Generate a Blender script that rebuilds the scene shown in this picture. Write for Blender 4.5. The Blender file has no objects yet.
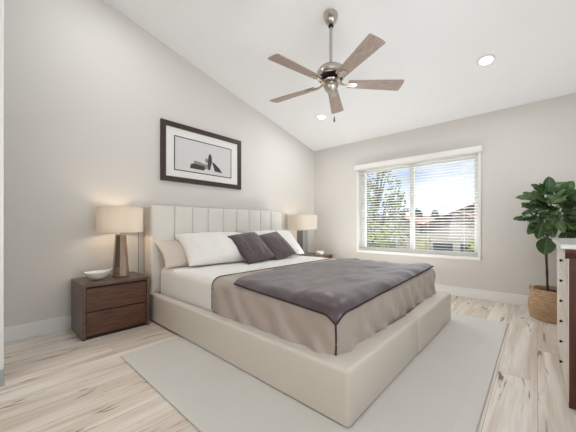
import bpy, bmesh, math, random
from mathutils import Vector, Matrix, noise
S = bpy.context.scene
COL = S.collection
PI = math.pi

def lin(r, g=None, b=None):
    if g is None:
        g = b = r
    def f(c):
        c = c / 255.0
        return c / 12.92 if c <= 0.04045 else ((c + 0.055) / 1.055) ** 2.4
    return (f(r), f(g), f(b), 1.0)

# ------------------------------------------------------------------ camera
H = 1.05
cam = bpy.data.cameras.new('camera')
camo = bpy.data.objects.new('camera', cam)
COL.objects.link(camo)
cam.sensor_width = 36.0
cam.lens = 276.0 / 576.0 * 36.0
cam.shift_y = 10.0 / 576.0
cam.clip_start = 0.02
cam.clip_end = 400
camo.location = (0, 0, H)
camo.rotation_euler = (PI / 2, 0, math.radians(42.0) - PI / 2)
S.camera = camo

# ------------------------------------------------------------------ world, sun, large lights, exposure
S.view_settings.view_transform = 'Standard'
S.view_settings.look = 'None'
S.view_settings.gamma = 1.0
S.view_settings.use_curve_mapping = False
S.view_settings.exposure = 0.12

W = bpy.data.worlds.new('sky')
S.world = W
W.use_nodes = True
nt = W.node_tree
nt.nodes.clear()
tc = nt.nodes.new('ShaderNodeTexCoord')
mp = nt.nodes.new('ShaderNodeMapping'); mp.inputs['Scale'].default_value = (1.6, 1.6, 4.5)
nz = nt.nodes.new('ShaderNodeTexNoise'); nz.inputs['Scale'].default_value = 2.2; nz.inputs['Detail'].default_value = 6
rp = nt.nodes.new('ShaderNodeValToRGB')
rp.color_ramp.elements[0].position = 0.42; rp.color_ramp.elements[0].color = lin(168, 194, 230)
rp.color_ramp.elements[1].position = 0.62; rp.color_ramp.elements[1].color = lin(232, 238, 246)
bg = nt.nodes.new('ShaderNodeBackground'); bg.inputs['Strength'].default_value = 1.15
wo = nt.nodes.new('ShaderNodeOutputWorld')
nt.links.new(tc.outputs['Generated'], mp.inputs['Vector'])
nt.links.new(mp.outputs['Vector'], nz.inputs['Vector'])
nt.links.new(nz.outputs['Fac'], rp.inputs['Fac'])
nt.links.new(rp.outputs['Color'], bg.inputs['Color'])
nt.links.new(bg.outputs['Background'], wo.inputs['Surface'])

def light(name, kind, loc, rot, energy, color=(1, 1, 1), parent=None, **kw):
    d = bpy.data.lights.new(name, kind)
    d.energy = energy
    d.color = color
    for k, v in kw.items():
        setattr(d, k, v)
    o = bpy.data.objects.new(name, d)
    COL.objects.link(o)
    o.location = loc
    o.rotation_euler = rot
    if parent:
        o.parent = parent
    return o

light('sun', 'SUN', (-8, -4, 12), (math.radians(38), 0, math.radians(-65)), 3.4, (1, 0.95, 0.87), angle=math.radians(1.5))
# added fill lights out of view
light('fill_light_left', 'AREA', (-1.15, 0.5, 1.3), (0, math.radians(-120), 0), 38.0, (1.0, 0.96, 0.90), shape='RECTANGLE', size=1.6, size_y=3.4)
light('fill_light_front', 'AREA', (1.0, -1.6, 0.8), (math.radians(155), 0, 0), 60.0, (0.88, 0.95, 1.0), shape='RECTANGLE', size=1.6, size_y=1.5)
light('fill_light_side', 'AREA', (3.3, -0.56, 1.55), (math.radians(150), 0, 0), 6.0, (0.88, 0.95, 1.0), shape='RECTANGLE', size=2.4, size_y=0.9)
# added upward fill lights, hidden outside below the sill and behind the bed
light('fill_light_below_sill', 'AREA', (5.35, 1.55, 0.1), (0, math.radians(150), 0), 72.0, (0.93, 0.97, 1.0), shape='RECTANGLE', size=0.7, size_y=2.4)
light('fill_light_behind_bed', 'AREA', (3.84, 2.0, 0.05), (0, math.radians(160), 0), 34.0, (0.95, 0.98, 1.0), shape='RECTANGLE', size=0.7, size_y=1.9)
# daylight of the seen window
light('daylight_window', 'AREA', (4.93, 1.55, 1.37), (0, math.radians(90), 0), 0.0, (1, 1, 1), shape='RECTANGLE', size=1.45, size_y=1.85).data.cycles.is_portal = True

# ------------------------------------------------------------------ helpers
def link(name, bm, mat, parent=None, smooth=True, loc=None, matrix=None):
    me = bpy.data.meshes.new(name)
    bmesh.ops.recalc_face_normals(bm, faces=bm.faces)
    bm.to_mesh(me)
    bm.free()
    if smooth:
        for p in me.polygons:
            p.use_smooth = True
        try:
            me.set_sharp_from_angle(angle=math.radians(42))
        except Exception:
            pass
    me.materials.append(mat)
    o = bpy.data.objects.new(name, me)
    COL.objects.link(o)
    if parent:
        o.parent = parent
    if loc:
        o.location = loc
    if matrix is not None:
        o.matrix_local = matrix
    return o

def tag(o, label, cat, group=None, kind=None):
    o['label'] = label
    o['category'] = cat
    if group: o['group'] = group
    if kind: o['kind'] = kind
    return o

def thing(name, label, cat, loc=(0, 0, 0), rz=0, group=None):
    o = bpy.data.objects.new(name, None)
    o.empty_display_size = 0.1
    COL.objects.link(o)
    o.location = loc
    o.rotation_euler = (0, 0, rz)
    return tag(o, label, cat, group)

def struct(name, bm, mat, parent=None, smooth=False):
    o = link(name, bm, mat, parent, smooth)
    if not parent:
        o['kind'] = 'structure'
    return o

def addbox(bm, x0, x1, y0, y1, z0, z1, bev=0.0, seg=2):
    vs = [bm.verts.new(p) for p in ((x0,y0,z0),(x1,y0,z0),(x1,y1,z0),(x0,y1,z0),(x0,y0,z1),(x1,y0,z1),(x1,y1,z1),(x0,y1,z1))]
    fs = [bm.faces.new([vs[i] for i in q]) for q in ((3,2,1,0),(4,5,6,7),(0,1,5,4),(1,2,6,5),(2,3,7,6),(3,0,4,7))]
    if bev > 0:
        es = list({e for f in fs for e in f.edges})
        bmesh.ops.bevel(bm, geom=es, offset=bev, segments=seg, profile=0.5, affect='EDGES')
    return vs

def box(x0, x1, y0, y1, z0, z1, bev=0.0, seg=2):
    bm = bmesh.new()
    addbox(bm, x0, x1, y0, y1, z0, z1, bev, seg)
    return bm

def axis_samples(a, b, r, m, n):
    L = [a + r * (1 - math.tan(k * PI / 4 / m)) for k in range(m, 0, -1)]
    L += [a + r + (b - a - 2 * r) * i / n for i in range(n + 1)]
    L += [b - r * (1 - math.tan(k * PI / 4 / m)) for k in range(1, m + 1)]
    return L

def soft_box(x0, x1, y0, y1, z0, z1, r, n=(8, 8, 3), m=4, drop=None, disp=None):
    """rounded box with an even grid; drop(center, normal) removes faces; disp(p, n) moves points"""
    bm = bmesh.new()
    A = [axis_samples(x0, x1, r, m, n[0]), axis_samples(y0, y1, r, m, n[1]), axis_samples(z0, z1, r, m, n[2])]
    cache = {}
    lo = Vector((x0 + r, y0 + r, z0 + r)); hi = Vector((x1 - r, y1 - r, z1 - r))
    def vert(i, j, k):
        key = (i, j, k)
        if key not in cache:
            p = Vector((A[0][i], A[1][j], A[2][k]))
            q = Vector([min(max(p[t], lo[t]), hi[t]) for t in range(3)])
            d = (p - q)
            d.normalize()
            p = q + r * d
            if disp:
                p = p + disp(p, d)
            cache[key] = bm.verts.new(p)
        return cache[key]
    N = [len(a) - 1 for a in A]
    def quad(*ids):
        c = Vector((0, 0, 0))
        for i in ids: c += Vector((A[0][i[0]], A[1][i[1]], A[2][i[2]]))
        c /= 4
        if drop and drop(c): return
        bm.faces.new([vert(*i) for i in ids])
    for i in range(N[0]):
        for j in range(N[1]):
            for k in (0, N[2]):
                quad((i, j, k), (i + 1, j, k), (i + 1, j + 1, k), (i, j + 1, k))
    for i in range(N[0]):
        for k in range(N[2]):
            for j in (0, N[1]):
                quad((i, j, k), (i + 1, j, k), (i + 1, j, k + 1), (i, j, k + 1))
    for j in range(N[1]):
        for k in range(N[2]):
            for i in (0, N[0]):
                quad((i, j, k), (i, j + 1, k), (i, j + 1, k + 1), (i, j, k + 1))
    return bm

def addlathe(bm, prof, n=32, c=(0, 0, 0), ph=0.0):
    rings = []
    for r, z in prof:
        if r < 1e-5:
            rings.append([bm.verts.new((c[0], c[1], c[2] + z))])
        else:
            rings.append([bm.verts.new((c[0] + r * math.cos(2*PI*k/n + ph), c[1] + r * math.sin(2*PI*k/n + ph), c[2] + z)) for k in range(n)])
    for a, b in zip(rings, rings[1:]):
        if len(a) == 1 and len(b) == 1: continue
        for k in range(n):
            l = (k + 1) % n
            if len(a) == 1: bm.faces.new((a[0], b[l], b[k]))
            elif len(b) == 1: bm.faces.new((a[k], a[l], b[0]))
            else: bm.faces.new((a[k], a[l], b[l], b[k]))
    return bm

def lathe(prof, n=32, c=(0, 0, 0), ph=0.0):
    return addlathe(bmesh.new(), prof, n, c, ph)

def addtube(bm, pts, rad, n=8, closed=False):
    pts = [Vector(p) for p in pts]
    N = len(pts)
    rads = rad if isinstance(rad, (list, tuple)) else [rad] * N
    rings = []
    up = Vector((0, 0, 1))
    for i, p in enumerate(pts):
        if closed: t = pts[(i + 1) % N] - pts[i - 1]
        else: t = pts[min(i + 1, N - 1)] - pts[max(i - 1, 0)]
        t.normalize()
        u = t.cross(up)
        if u.length < 1e-3: u = t.cross(Vector((0, 1, 0)))
        u.normalize(); v = u.cross(t)
        rings.append([bm.verts.new(p + rads[i] * (math.cos(2*PI*k/n) * u + math.sin(2*PI*k/n) * v)) for k in range(n)])
    pairs = list(zip(rings, rings[1:])) + ([(rings[-1], rings[0])] if closed else [])
    for a, b in pairs:
        for k in range(n):
            l = (k + 1) % n
            bm.faces.new((a[k], a[l], b[l], b[k]))
    if not closed:
        bm.faces.new(rings[0][::-1]); bm.faces.new(rings[-1])
    return bm

def tube(pts, rad, n=8, closed=False):
    return addtube(bmesh.new(), pts, rad, n, closed)

def addprism(bm, poly, z0, z1, M=None):
    """extrude a 2-D outline (x, y) from z0 to z1, optionally transformed"""
    lo = [Vector((x, y, z0)) for x, y in poly]; hi = [Vector((x, y, z1)) for x, y in poly]
    if M is not None:
        lo = [M @ p for p in lo]; hi = [M @ p for p in hi]
    a = [bm.verts.new(p) for p in lo]; b = [bm.verts.new(p) for p in hi]
    n = len(poly)
    bm.faces.new(a[::-1]); bm.faces.new(b)
    for k in range(n):
        l = (k + 1) % n
        bm.faces.new((a[k], a[l], b[l], b[k]))
    return bm

def fbm(p, s, seed=0.0):
    return noise.noise(Vector((p[0] * s + seed, p[1] * s + seed * 1.7, p[2] * s - seed)))

# ------------------------------------------------------------------ materials
def mat(name, col, rough=0.6, metal=0.0, var=0.0, vscale=6.0, bump=0.0, bscale=120.0, stretch=(1, 1, 1), spec=0.5, sheen=0.0, coat=0.0, col2=None):
    m = bpy.data.materials.new(name)
    m.use_nodes = True
    t = m.node_tree
    b = t.nodes['Principled BSDF']
    b.inputs['Base Color'].default_value = col
    b.inputs['Roughness'].default_value = rough
    b.inputs['Metallic'].default_value = metal
    b.inputs['Specular IOR Level'].default_value = spec
    if sheen: b.inputs['Sheen Weight'].default_value = sheen
    if coat: b.inputs['Coat Weight'].default_value = coat
    c = t.nodes.new('ShaderNodeTexCoord')
    mpn = t.nodes.new('ShaderNodeMapping'); mpn.inputs['Scale'].default_value = stretch
    t.links.new(c.outputs['Object'], mpn.inputs['Vector'])
    n1 = t.nodes.new('ShaderNodeTexNoise'); n1.inputs['Scale'].default_value = vscale; n1.inputs['Detail'].default_value = 5
    t.links.new(mpn.outputs['Vector'], n1.inputs['Vector'])
    r = t.nodes.new('ShaderNodeValToRGB')
    if col2 is None:
        k = 1.0 - var
        col2 = (col[0] * k, col[1] * k, col[2] * k, 1)
    r.color_ramp.elements[0].position = 0.3; r.color_ramp.elements[0].color = col2
    r.color_ramp.elements[1].position = 0.7; r.color_ramp.elements[1].color = col
    t.links.new(n1.outputs['Fac'], r.inputs['Fac'])
    t.links.new(r.outputs['Color'], b.inputs['Base Color'])
    if bump > 0:
        n2 = t.nodes.new('ShaderNodeTexNoise'); n2.inputs['Scale'].default_value = bscale; n2.inputs['Detail'].default_value = 3
        t.links.new(mpn.outputs['Vector'], n2.inputs['Vector'])
        bp = t.nodes.new('ShaderNodeBump'); bp.inputs['Strength'].default_value = bump; bp.inputs['Distance'].default_value = 0.01
        t.links.new(n2.outputs['Fac'], bp.inputs['Height'])
        t.links.new(bp.outputs['Normal'], b.inputs['Normal'])
    return m

def floor_mat():
    m = bpy.data.materials.new('oak_planks')
    m.use_nodes = True
    t = m.node_tree; L = t.links.new
    b = t.nodes['Principled BSDF']
    b.inputs['Roughness'].default_value = 0.38
    b.inputs['Specular IOR Level'].default_value = 0.35
    c = t.nodes.new('ShaderNodeTexCoord')
    br = t.nodes.new('ShaderNodeTexBrick')
    br.offset = 0.37; br.offset_frequency = 2
    br.inputs['Color1'].default_value = (0, 0, 0, 1); br.inputs['Color2'].default_value = (1, 1, 1, 1)
    br.inputs['Mortar'].default_value = (0.5, 0.5, 0.5, 1)
    br.inputs['Scale'].default_value = 1.0
    br.inputs['Mortar Size'].default_value = 0.0014
    br.inputs['Mortar Smooth'].default_value = 0.15
    br.inputs['Brick Width'].default_value = 1.75
    br.inputs['Row Height'].default_value = 0.215
    mp0 = t.nodes.new('ShaderNodeMapping'); mp0.inputs['Location'].default_value = (0.35, 0.005, 0)
    L(c.outputs['Object'], mp0.inputs['Vector'])
    L(mp0.outputs['Vector'], br.inputs['Vector'])
    # shift the grain from plank to plank
    sc = t.nodes.new('ShaderNodeVectorMath'); sc.operation = 'SCALE'; sc.inputs['Scale'].default_value = 37.0
    L(br.outputs['Color'], sc.inputs[0])
    ad = t.nodes.new('ShaderNodeVectorMath'); ad.operation = 'ADD'
    L(c.outputs['Object'], ad.inputs[0]); L(sc.outputs['Vector'], ad.inputs[1])
    def grain(scale, stretch, detail, lo, hi, dist=0.0):
        mpn = t.nodes.new('ShaderNodeMapping'); mpn.inputs['Scale'].default_value = stretch
        L(ad.outputs['Vector'], mpn.inputs['Vector'])
        n = t.nodes.new('ShaderNodeTexNoise'); n.inputs['Scale'].default_value = scale; n.inputs['Detail'].default_value = detail
        n.inputs['Distortion'].default_value = dist
        L(mpn.outputs['Vector'], n.inputs['Vector'])
        r = t.nodes.new('ShaderNodeMapRange'); r.inputs['From Min'].default_value = lo; r.inputs['From Max'].default_value = hi
        L(n.outputs['Fac'], r.inputs['Value'])
        return r.outputs['Result']
    def mix(fac, a, bcol, mul=1.0):
        x = t.nodes.new('ShaderNodeMix'); x.data_type = 'RGBA'
        if mul != 1.0:
            mm = t.nodes.new('ShaderNodeMath'); mm.operation = 'MULTIPLY'; mm.inputs[1].default_value = mul
            L(fac, mm.inputs[0]); fac = mm.outputs['Value']
        L(fac, x.inputs[0])
        if isinstance(a, tuple): x.inputs[6].default_value = a
        else: L(a, x.inputs[6])
        if isinstance(bcol, tuple): x.inputs[7].default_value = bcol
        else: L(bcol, x.inputs[7])
        return x.outputs[2]
    base = mix(br.outputs['Color'], FLOOR[0], FLOOR[1])
    c1 = mix(grain(1.0, (0.9, 11, 1), 5, 0.42, 0.66, 0.8), base, FLOOR[2], 0.8)
    c2 = mix(grain(1.0, (3.0, 75, 1), 4, 0.45, 0.8), c1, FLOOR[3], 0.5)
    c3 = mix(grain(1.0, (2.3, 17, 1), 3, 0.625, 0.715, 1.2), c2, FLOOR[4], 0.9)
    c4 = mix(br.outputs['Fac'], c3, lin(150, 138, 125), 0.75)
    L(c4, b.inputs['Base Color'])
    return m

FLOOR = (lin(244, 238, 230), lin(218, 207, 195), lin(206, 188, 170), lin(200, 184, 167), lin(110, 84, 62))
M = {}
M['wall'] = mat('wall_paint', lin(223, 220, 215), 0.85, var=0.015, vscale=1.5, bump=0.03, bscale=180)
M['wall_dark'] = mat('taupe_fill_absorber', lin(150, 140, 130), 0.85, var=0.015, vscale=1.5)  # unseen walls toned dark to cut side fill on the bed
M['ceiling'] = mat('ceiling_paint', lin(243, 243, 243), 0.9, var=0.01, vscale=1.5, bump=0.03, bscale=150)
M['trim'] = mat('white_trim', lin(240, 240, 239), 0.45, var=0.01)
M['vinyl'] = mat('white_vinyl', lin(245, 244, 240), 0.4, var=0.01)
M['plinth'] = mat('grey_plinth', lin(176, 180, 182), 0.6, var=0.03)
M['floor'] = floor_mat()
M['leather'] = mat('beige_leatherette', lin(218, 211, 201), 0.5, var=0.03, vscale=3, bump=0.05, bscale=260)
M['headboard'] = mat('cream_leatherette', lin(228, 224, 217), 0.5, var=0.02, vscale=3, bump=0.05, bscale=260)
M['sheet'] = mat('white_sheet', lin(245, 243, 240), 0.8, var=0.02, vscale=4, bump=0.12, bscale=14, sheen=0.1)
M['pillow'] = mat('white_pillowcase', lin(240, 238, 234), 0.8, var=0.02, vscale=5, bump=0.2, bscale=9, sheen=0.1)
M['pillow2'] = mat('oatmeal_pillowcase', lin(210, 200, 189), 0.85, var=0.04, vscale=9, bump=0.3, bscale=12)
M['plum'] = mat('plum_velvet', lin(84, 66, 70), 0.6, var=0.25, vscale=7, bump=0.15, bscale=10, sheen=0.35)
M['plum_dark'] = mat('dark_plum_cord', lin(58, 44, 48), 0.7, var=0.1)
M['throw'] = mat('plum_satin', lin(86, 70, 76), 0.38, var=0.2, vscale=3, bump=0.5, bscale=5, stretch=(0.7, 2.0, 1), sheen=0.3)
M['taupe'] = mat('taupe_satin', lin(180, 167, 158), 0.38, var=0.06, vscale=3, bump=0.45, bscale=8, stretch=(1.5, 1.5, 0.7), sheen=0.2)
M['piping'] = mat('black_piping', lin(38, 32, 34), 0.6, var=0.1)
M['walnut'] = mat('walnut_veneer', lin(108, 72, 52), 0.36, var=0.35, vscale=5, stretch=(1.2, 9, 14), bump=0.03, bscale=40, col2=lin(66, 41, 29))
M['walnut_case'] = mat('walnut_case', lin(116, 90, 74), 0.3, var=0.3, vscale=5, stretch=(1.2, 12, 9), bump=0.02, bscale=40, col2=lin(78, 57, 46))
M['dark'] = mat('dark_parts_and_shadow', lin(34, 24, 20), 0.7, var=0.1)
M['foot'] = mat('dark_wood_foot', lin(52, 36, 28), 0.5, var=0.2)
M['cherry'] = mat('cherry_wood', lin(92, 52, 38), 0.4, var=0.35, vscale=4, stretch=(9, 9, 1.2), col2=lin(64, 34, 26))
M['drawer_white'] = mat('whitewashed_drawer', lin(226, 217, 205), 0.45, var=0.06, vscale=6, stretch=(1, 4, 9))
M['marble'] = mat('pale_stone_top', lin(226, 226, 226), 0.25, var=0.06, vscale=5, bump=0)
M['knob'] = mat('black_iron', lin(28, 25, 24), 0.4, metal=0.6, var=0.1)
M['nickel'] = mat('brushed_nickel', lin(196, 189, 180), 0.28, metal=1.0, var=0.12, vscale=8, stretch=(1, 1, 12))
M['nickel_dark'] = mat('dark_vent', lin(40, 38, 37), 0.5, metal=0.5, var=0.1)
M['blade'] = mat('driftwood_blade', lin(178, 158, 146), 0.42, var=0.3, vscale=4, stretch=(3, 30, 30), col2=lin(140, 118, 104))
M['bronze'] = mat('bronze_glaze', lin(192, 174, 158), 0.22, metal=0.85, var=0.3, vscale=10, stretch=(1, 1, 0.3), col2=lin(152, 132, 116))
M['silver'] = mat('grey_metal_lamp', lin(150, 150, 150), 0.3, metal=0.5, var=0.1)
M['ceramic'] = mat('white_ceramic', lin(246, 243, 238), 0.3, var=0.03)
M['frame'] = mat('espresso_frame', lin(62, 46, 40), 0.4, var=0.2, vscale=8, stretch=(2, 8, 8))
M['matboard'] = mat('white_mat', lin(238, 237, 234), 0.9, var=0.01)
M['print'] = mat('print_paper', lin(218, 216, 217), 0.7, var=0.01)
M['ink'] = mat('ink', lin(40, 38, 38), 0.8, var=0.2, vscale=60, col2=lin(90, 86, 82))
M['ink_grey'] = mat('ink_grey', lin(150, 146, 140), 0.8, var=0.2, vscale=60)
M['ink_line'] = mat('ink_line', lin(22, 22, 24), 0.6, var=0.1)
M['leaf'] = mat('leaf_green', lin(66, 98, 46), 0.3, var=0.4, vscale=9, bump=0.15, bscale=26, col2=lin(30, 54, 26))
M['leaf_light'] = mat('leaf_light_green', lin(112, 138, 84), 0.4, var=0.3, vscale=9, bump=0.15, bscale=26)
M['trunk'] = mat('bark', lin(88, 72, 58), 0.8, var=0.35, vscale=20, bump=0.3, bscale=50)
M['soil'] = mat('dark_soil', lin(44, 34, 28), 0.95, var=0.4, vscale=40, bump=0.5, bscale=80)
M['seagrass'] = mat('woven_seagrass', lin(212, 184, 150), 0.8, var=0.3, vscale=16, stretch=(1, 1, 5), bump=0.4, bscale=60, col2=lin(176, 146, 112))
M['rug'] = mat('pale_grey_rug', lin(217, 215, 210), 0.95, var=0.04, vscale=2.5, bump=0.15, bscale=90, sheen=0.1)
M['rug_edge'] = mat('rug_border', lin(221, 219, 214), 0.95, var=0.05, vscale=9, stretch=(9, 1, 1), bump=0.3, bscale=40)
M['grass'] = mat('outside_grass', lin(120, 132, 82), 0.95, var=0.3, vscale=1.2)
M['roof'] = mat('terracotta_tile', lin(196, 150, 128), 0.85, var=0.2, vscale=5, stretch=(1, 6, 1))
M['stucco'] = mat('grey_stucco', lin(176, 168, 158), 0.9, var=0.06)
M['fascia'] = mat('brown_fascia', lin(96, 76, 66), 0.7, var=0.1)
M['housewin'] = mat('dark_glazing', lin(76, 80, 86), 0.15, var=0.1)
M['tree'] = mat('tree_foliage', lin(150, 158, 100), 0.7, var=0.5, vscale=3, col2=lin(82, 100, 58))
M['bush'] = mat('bush_foliage', lin(176, 178, 98), 0.7, var=0.45, vscale=3, col2=lin(104, 122, 62))
M['hilltree'] = mat('far_foliage', lin(84, 98, 78), 0.8, var=0.4, vscale=2)
M['hill'] = mat('far_hill', lin(138, 146, 126), 0.95, var=0.3, vscale=0.3)

def vein_leaf(m, col):
    t = m.node_tree; L = t.links.new
    b = t.nodes['Principled BSDF']
    src = b.inputs['Base Color'].links[0].from_socket
    c = t.nodes.new('ShaderNodeTexCoord'); sp = t.nodes.new('ShaderNodeSeparateXYZ')
    L(c.outputs['Object'], sp.inputs[0])
    def mth(op, a, v=None, w=None):
        n = t.nodes.new('ShaderNodeMath'); n.operation = op
        for i, q in enumerate((a, v, w)):
            if q is None: continue
            if isinstance(q, float): n.inputs[i].default_value = q
            else: L(q, n.inputs[i])
        return n.outputs[0]
    ay = mth('ABSOLUTE', sp.outputs['Y'])
    ph = mth('SUBTRACT', sp.outputs['X'], mth('MULTIPLY', ay, 0.8))
    sn = mth('ABSOLUTE', mth('SINE', mth('MULTIPLY', ph, 115.0)))
    v1 = mth('LESS_THAN', sn, 0.16)
    v2 = mth('LESS_THAN', ay, 0.0025)
    v = mth('MAXIMUM', mth('MULTIPLY', v1, 0.45), v2)
    x = t.nodes.new('ShaderNodeMix'); x.data_type = 'RGBA'
    L(mth('MULTIPLY', v, 0.75), x.inputs[0]); L(src, x.inputs[6]); x.inputs[7].default_value = col
    L(x.outputs[2], b.inputs['Base Color'])
vein_leaf(M['leaf'], lin(122, 150, 92)); vein_leaf(M['leaf_light'], lin(160, 180, 130))

def shade_mat(name, col):
    m = bpy.data.materials.new(name); m.use_nodes = True
    t = m.node_tree; t.nodes.clear(); L = t.links.new
    o = t.nodes.new('ShaderNodeOutputMaterial')
    d = t.nodes.new('ShaderNodeBsdfDiffuse'); tr = t.nodes.new('ShaderNodeBsdfTranslucent')
    c = t.nodes.new('ShaderNodeTexCoord')
    mpn = t.nodes.new('ShaderNodeMapping'); mpn.inputs['Scale'].default_value = (90, 90, 260)
    n = t.nodes.new('ShaderNodeTexNoise'); n.inputs['Scale'].default_value = 1.0
    r = t.nodes.new('ShaderNodeValToRGB')
    r.color_ramp.elements[0].color = tuple(x * 0.9 for x in col[:3]) + (1,); r.color_ramp.elements[1].color = col
    L(c.outputs['Object'], mpn.inputs['Vector']); L(mpn.outputs['Vector'], n.inputs['Vector']); L(n.outputs['Fac'], r.inputs['Fac'])
    L(r.outputs['Color'], d.inputs['Color']); L(r.outputs['Color'], tr.inputs['Color'])
    x = t.nodes.new('ShaderNodeMixShader'); x.inputs[0].default_value = 0.42
    L(d.outputs[0], x.inputs[1]); L(tr.outputs[0], x.inputs[2]); L(x.outputs[0], o.inputs['Surface'])
    return m
M['shade'] = shade_mat('linen_shade', lin(240, 236, 229))

def emit_mat(name, col, s):
    m = bpy.data.materials.new(name); m.use_nodes = True
    t = m.node_tree; t.nodes.clear()
    o = t.nodes.new('ShaderNodeOutputMaterial'); e = t.nodes.new('ShaderNodeEmission')
    e.inputs['Color'].default_value = col; e.inputs['Strength'].default_value = s
    t.links.new(e.outputs[0], o.inputs['Surface'])
    return m
M['lamp_glow'] = emit_mat('downlight_glow', (1, 0.98, 0.95, 1), 4.0)
M['bulb'] = emit_mat('warm_bulb', (1, 0.8, 0.55, 1), 6.0)

def glass_mat():
    m = bpy.data.materials.new('window_glass'); m.use_nodes = True
    t = m.node_tree; t.nodes.clear()
    o = t.nodes.new('ShaderNodeOutputMaterial')
    a = t.nodes.new('ShaderNodeBsdfTransparent'); g = t.nodes.new('ShaderNodeBsdfGlossy')
    g.inputs['Roughness'].default_value = 0.02
    x = t.nodes.new('ShaderNodeMixShader'); x.inputs[0].default_value = 0.04
    t.links.new(a.outputs[0], x.inputs[1]); t.links.new(g.outputs[0], x.inputs[2]); t.links.new(x.outputs[0], o.inputs['Surface'])
    return m
M['glass'] = glass_mat()

# ------------------------------------------------------------------ the room
XB, YA = 4.77, 3.545
XD, YC, YE = -1.3, -0.64, -2.6
SL = 0.2286
def ceil_z(x): return 2.65 + SL * (XB - x)

struct('floor', box(XD - 0.15, XB + 0.15, YE - 0.15, YA + 0.15, -0.2, 0.0), M['floor'])
bm = bmesh.new()
pts = [(XD - 0.2, ceil_z(XD - 0.2)), (XB + 0.2, ceil_z(XB + 0.2))]
addprism(bm, [(pts[0][0], pts[0][1]), (pts[1][0], pts[1][1]), (pts[1][0], pts[1][1] + 0.2), (pts[0][0], pts[0][1] + 0.2)], -(YA + 0.2), -(YE - 0.2),
         Matrix.Rotation(PI / 2, 4, 'X'))
struct('ceiling', bm, M['ceiling'])
def gable_wall(name, x0, x1, y0, y1, m='wall'):
    b = bmesh.new()
    addprism(b, [(x0, -0.1), (x1, -0.1), (x1, ceil_z(x1) + 0.05), (x0, ceil_z(x0) + 0.05)], -y1, -y0, Matrix.Rotation(PI / 2, 4, 'X'))
    return struct(name, b, M[m])
gable_wall('wall_back', XD - 0.15, XB + 0.15, YA, YA + 0.15)
gable_wall('wall_front', 1.9, XB + 0.15, YC - 0.15, YC)
gable_wall('wall_rear', XD - 0.15, 2.05, YE - 0.15, YE, 'wall_dark')
b = box(1.9, 2.05, YE, YC - 0.15, -0.1, ceil_z(1.9))
struct('wall_return', b, M['wall_dark'])
struct('wall_left', box(XD - 0.15, XD, YE - 0.1, YA, -0.1, ceil_z(XD) + 0.05), M['wall_dark'])
struct('wall_stub', box(XD, 0.062, 2.62, 2.75, 0.0, ceil_z(0.07) + 0.02), M['wall'])
# white casing on the end of the stub, on a grey plinth
b = box(0.062, 0.098, 2.60, 2.77, 0.11, ceil_z(0.1) + 0.02, 0.004)
struct('trim_1', b, M['trim'])
struct('trim_2', box(0.062, 0.102, 2.595, 2.775, 0.0, 0.11, 0.003), M['plinth'])

# window wall with its opening
WY0, WY1, WZ0, WZ1 = 0.60, 2.52, 0.585, 2.12
bm = bmesh.new()
zt = ceil_z(XB) + 0.05
addbox(bm, XB, XB + 0.15, YE - 0.1, WY0, -0.1, zt)
addbox(bm, XB, XB + 0.15, WY1, YA + 0.15, -0.1, zt)
addbox(bm, XB, XB + 0.15, WY0, WY1, -0.1, WZ0)
addbox(bm, XB, XB + 0.15, WY0, WY1, WZ1, zt)
struct('wall_right', bm, M['wall'])

# baseboards
def baseboard(name, x0, x1, y0, y1):
    struct(name, box(x0, x1, y0, y1, 0.0, 0.14, 0.006, 2), M['trim'])
baseboard('baseboard_back', XD, XB - 0.016, YA - 0.015, YA)
baseboard('baseboard_right', XB - 0.015, XB, YC, YA)
baseboard('baseboard_front', 1.9, XB - 0.016, YC, YC + 0.015)

# window
win = bpy.data.objects.new('window_1', None); COL.objects.link(win); win['kind'] = 'structure'
win.location = (0, 0, 0)
bm = bmesh.new()
jt = 0.025
addbox(bm, XB - 0.015, XB + 0.15, WY0 - 0.012, WY0 + jt, WZ0 - 0.02, WZ1 + 0.02, 0.003)
addbox(bm, XB - 0.015, XB + 0.15, WY1 - jt, WY1 + 0.012, WZ0 - 0.02, WZ1 + 0.02, 0.003)
addbox(bm, XB - 0.012, XB + 0.15, WY0, WY1, WZ1 - jt, WZ1 + 0.02, 0.003)
link('window_jamb', bm, M['vinyl'], win, smooth=False)
link('window_sill', box(XB - 0.03, XB + 0.15, WY0 - 0.012, WY1 + 0.012, WZ0 - 0.028, WZ0 + 0.02, 0.004), M['vinyl'], win, smooth=False)
fx0, fx1 = XB + 0.085, XB + 0.135
a0, a1, c0, c1 = WY0 + jt, WY1 - jt, WZ0 + 0.02, WZ1 - jt
bm = bmesh.new()
fw = 0.055
addbox(bm, fx0, fx1, a0, a0 + fw, c0, c1, 0.004); addbox(bm, fx0, fx1, a1 - fw * 1.7, a1, c0, c1, 0.004)
addbox(bm, fx0, fx1, a0 + fw, a1 - fw * 1.7, c0, c0 + fw, 0.004); addbox(bm, fx0, fx1, a0 + fw, a1 - fw * 1.7, c1 - fw, c1, 0.004)
link('window_frame', bm, M['vinyl'], win, smooth=False)
link('mullion', box(fx0 - 0.004, fx1, 1.525, 1.595, c0 + fw, c1 - fw, 0.004), M['vinyl'], win, smooth=False)
link('glass_pane', box(XB + 0.108, XB + 0.112, a0 + fw, 1.525, c0 + fw, c1 - fw), M['glass'], win, smooth=False)
link('glass_pane', box(XB + 0.108, XB + 0.112, 1.595, a1 - fw * 1.7, c0 + fw, c1 - fw), M['glass'], win, smooth=False)

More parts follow.
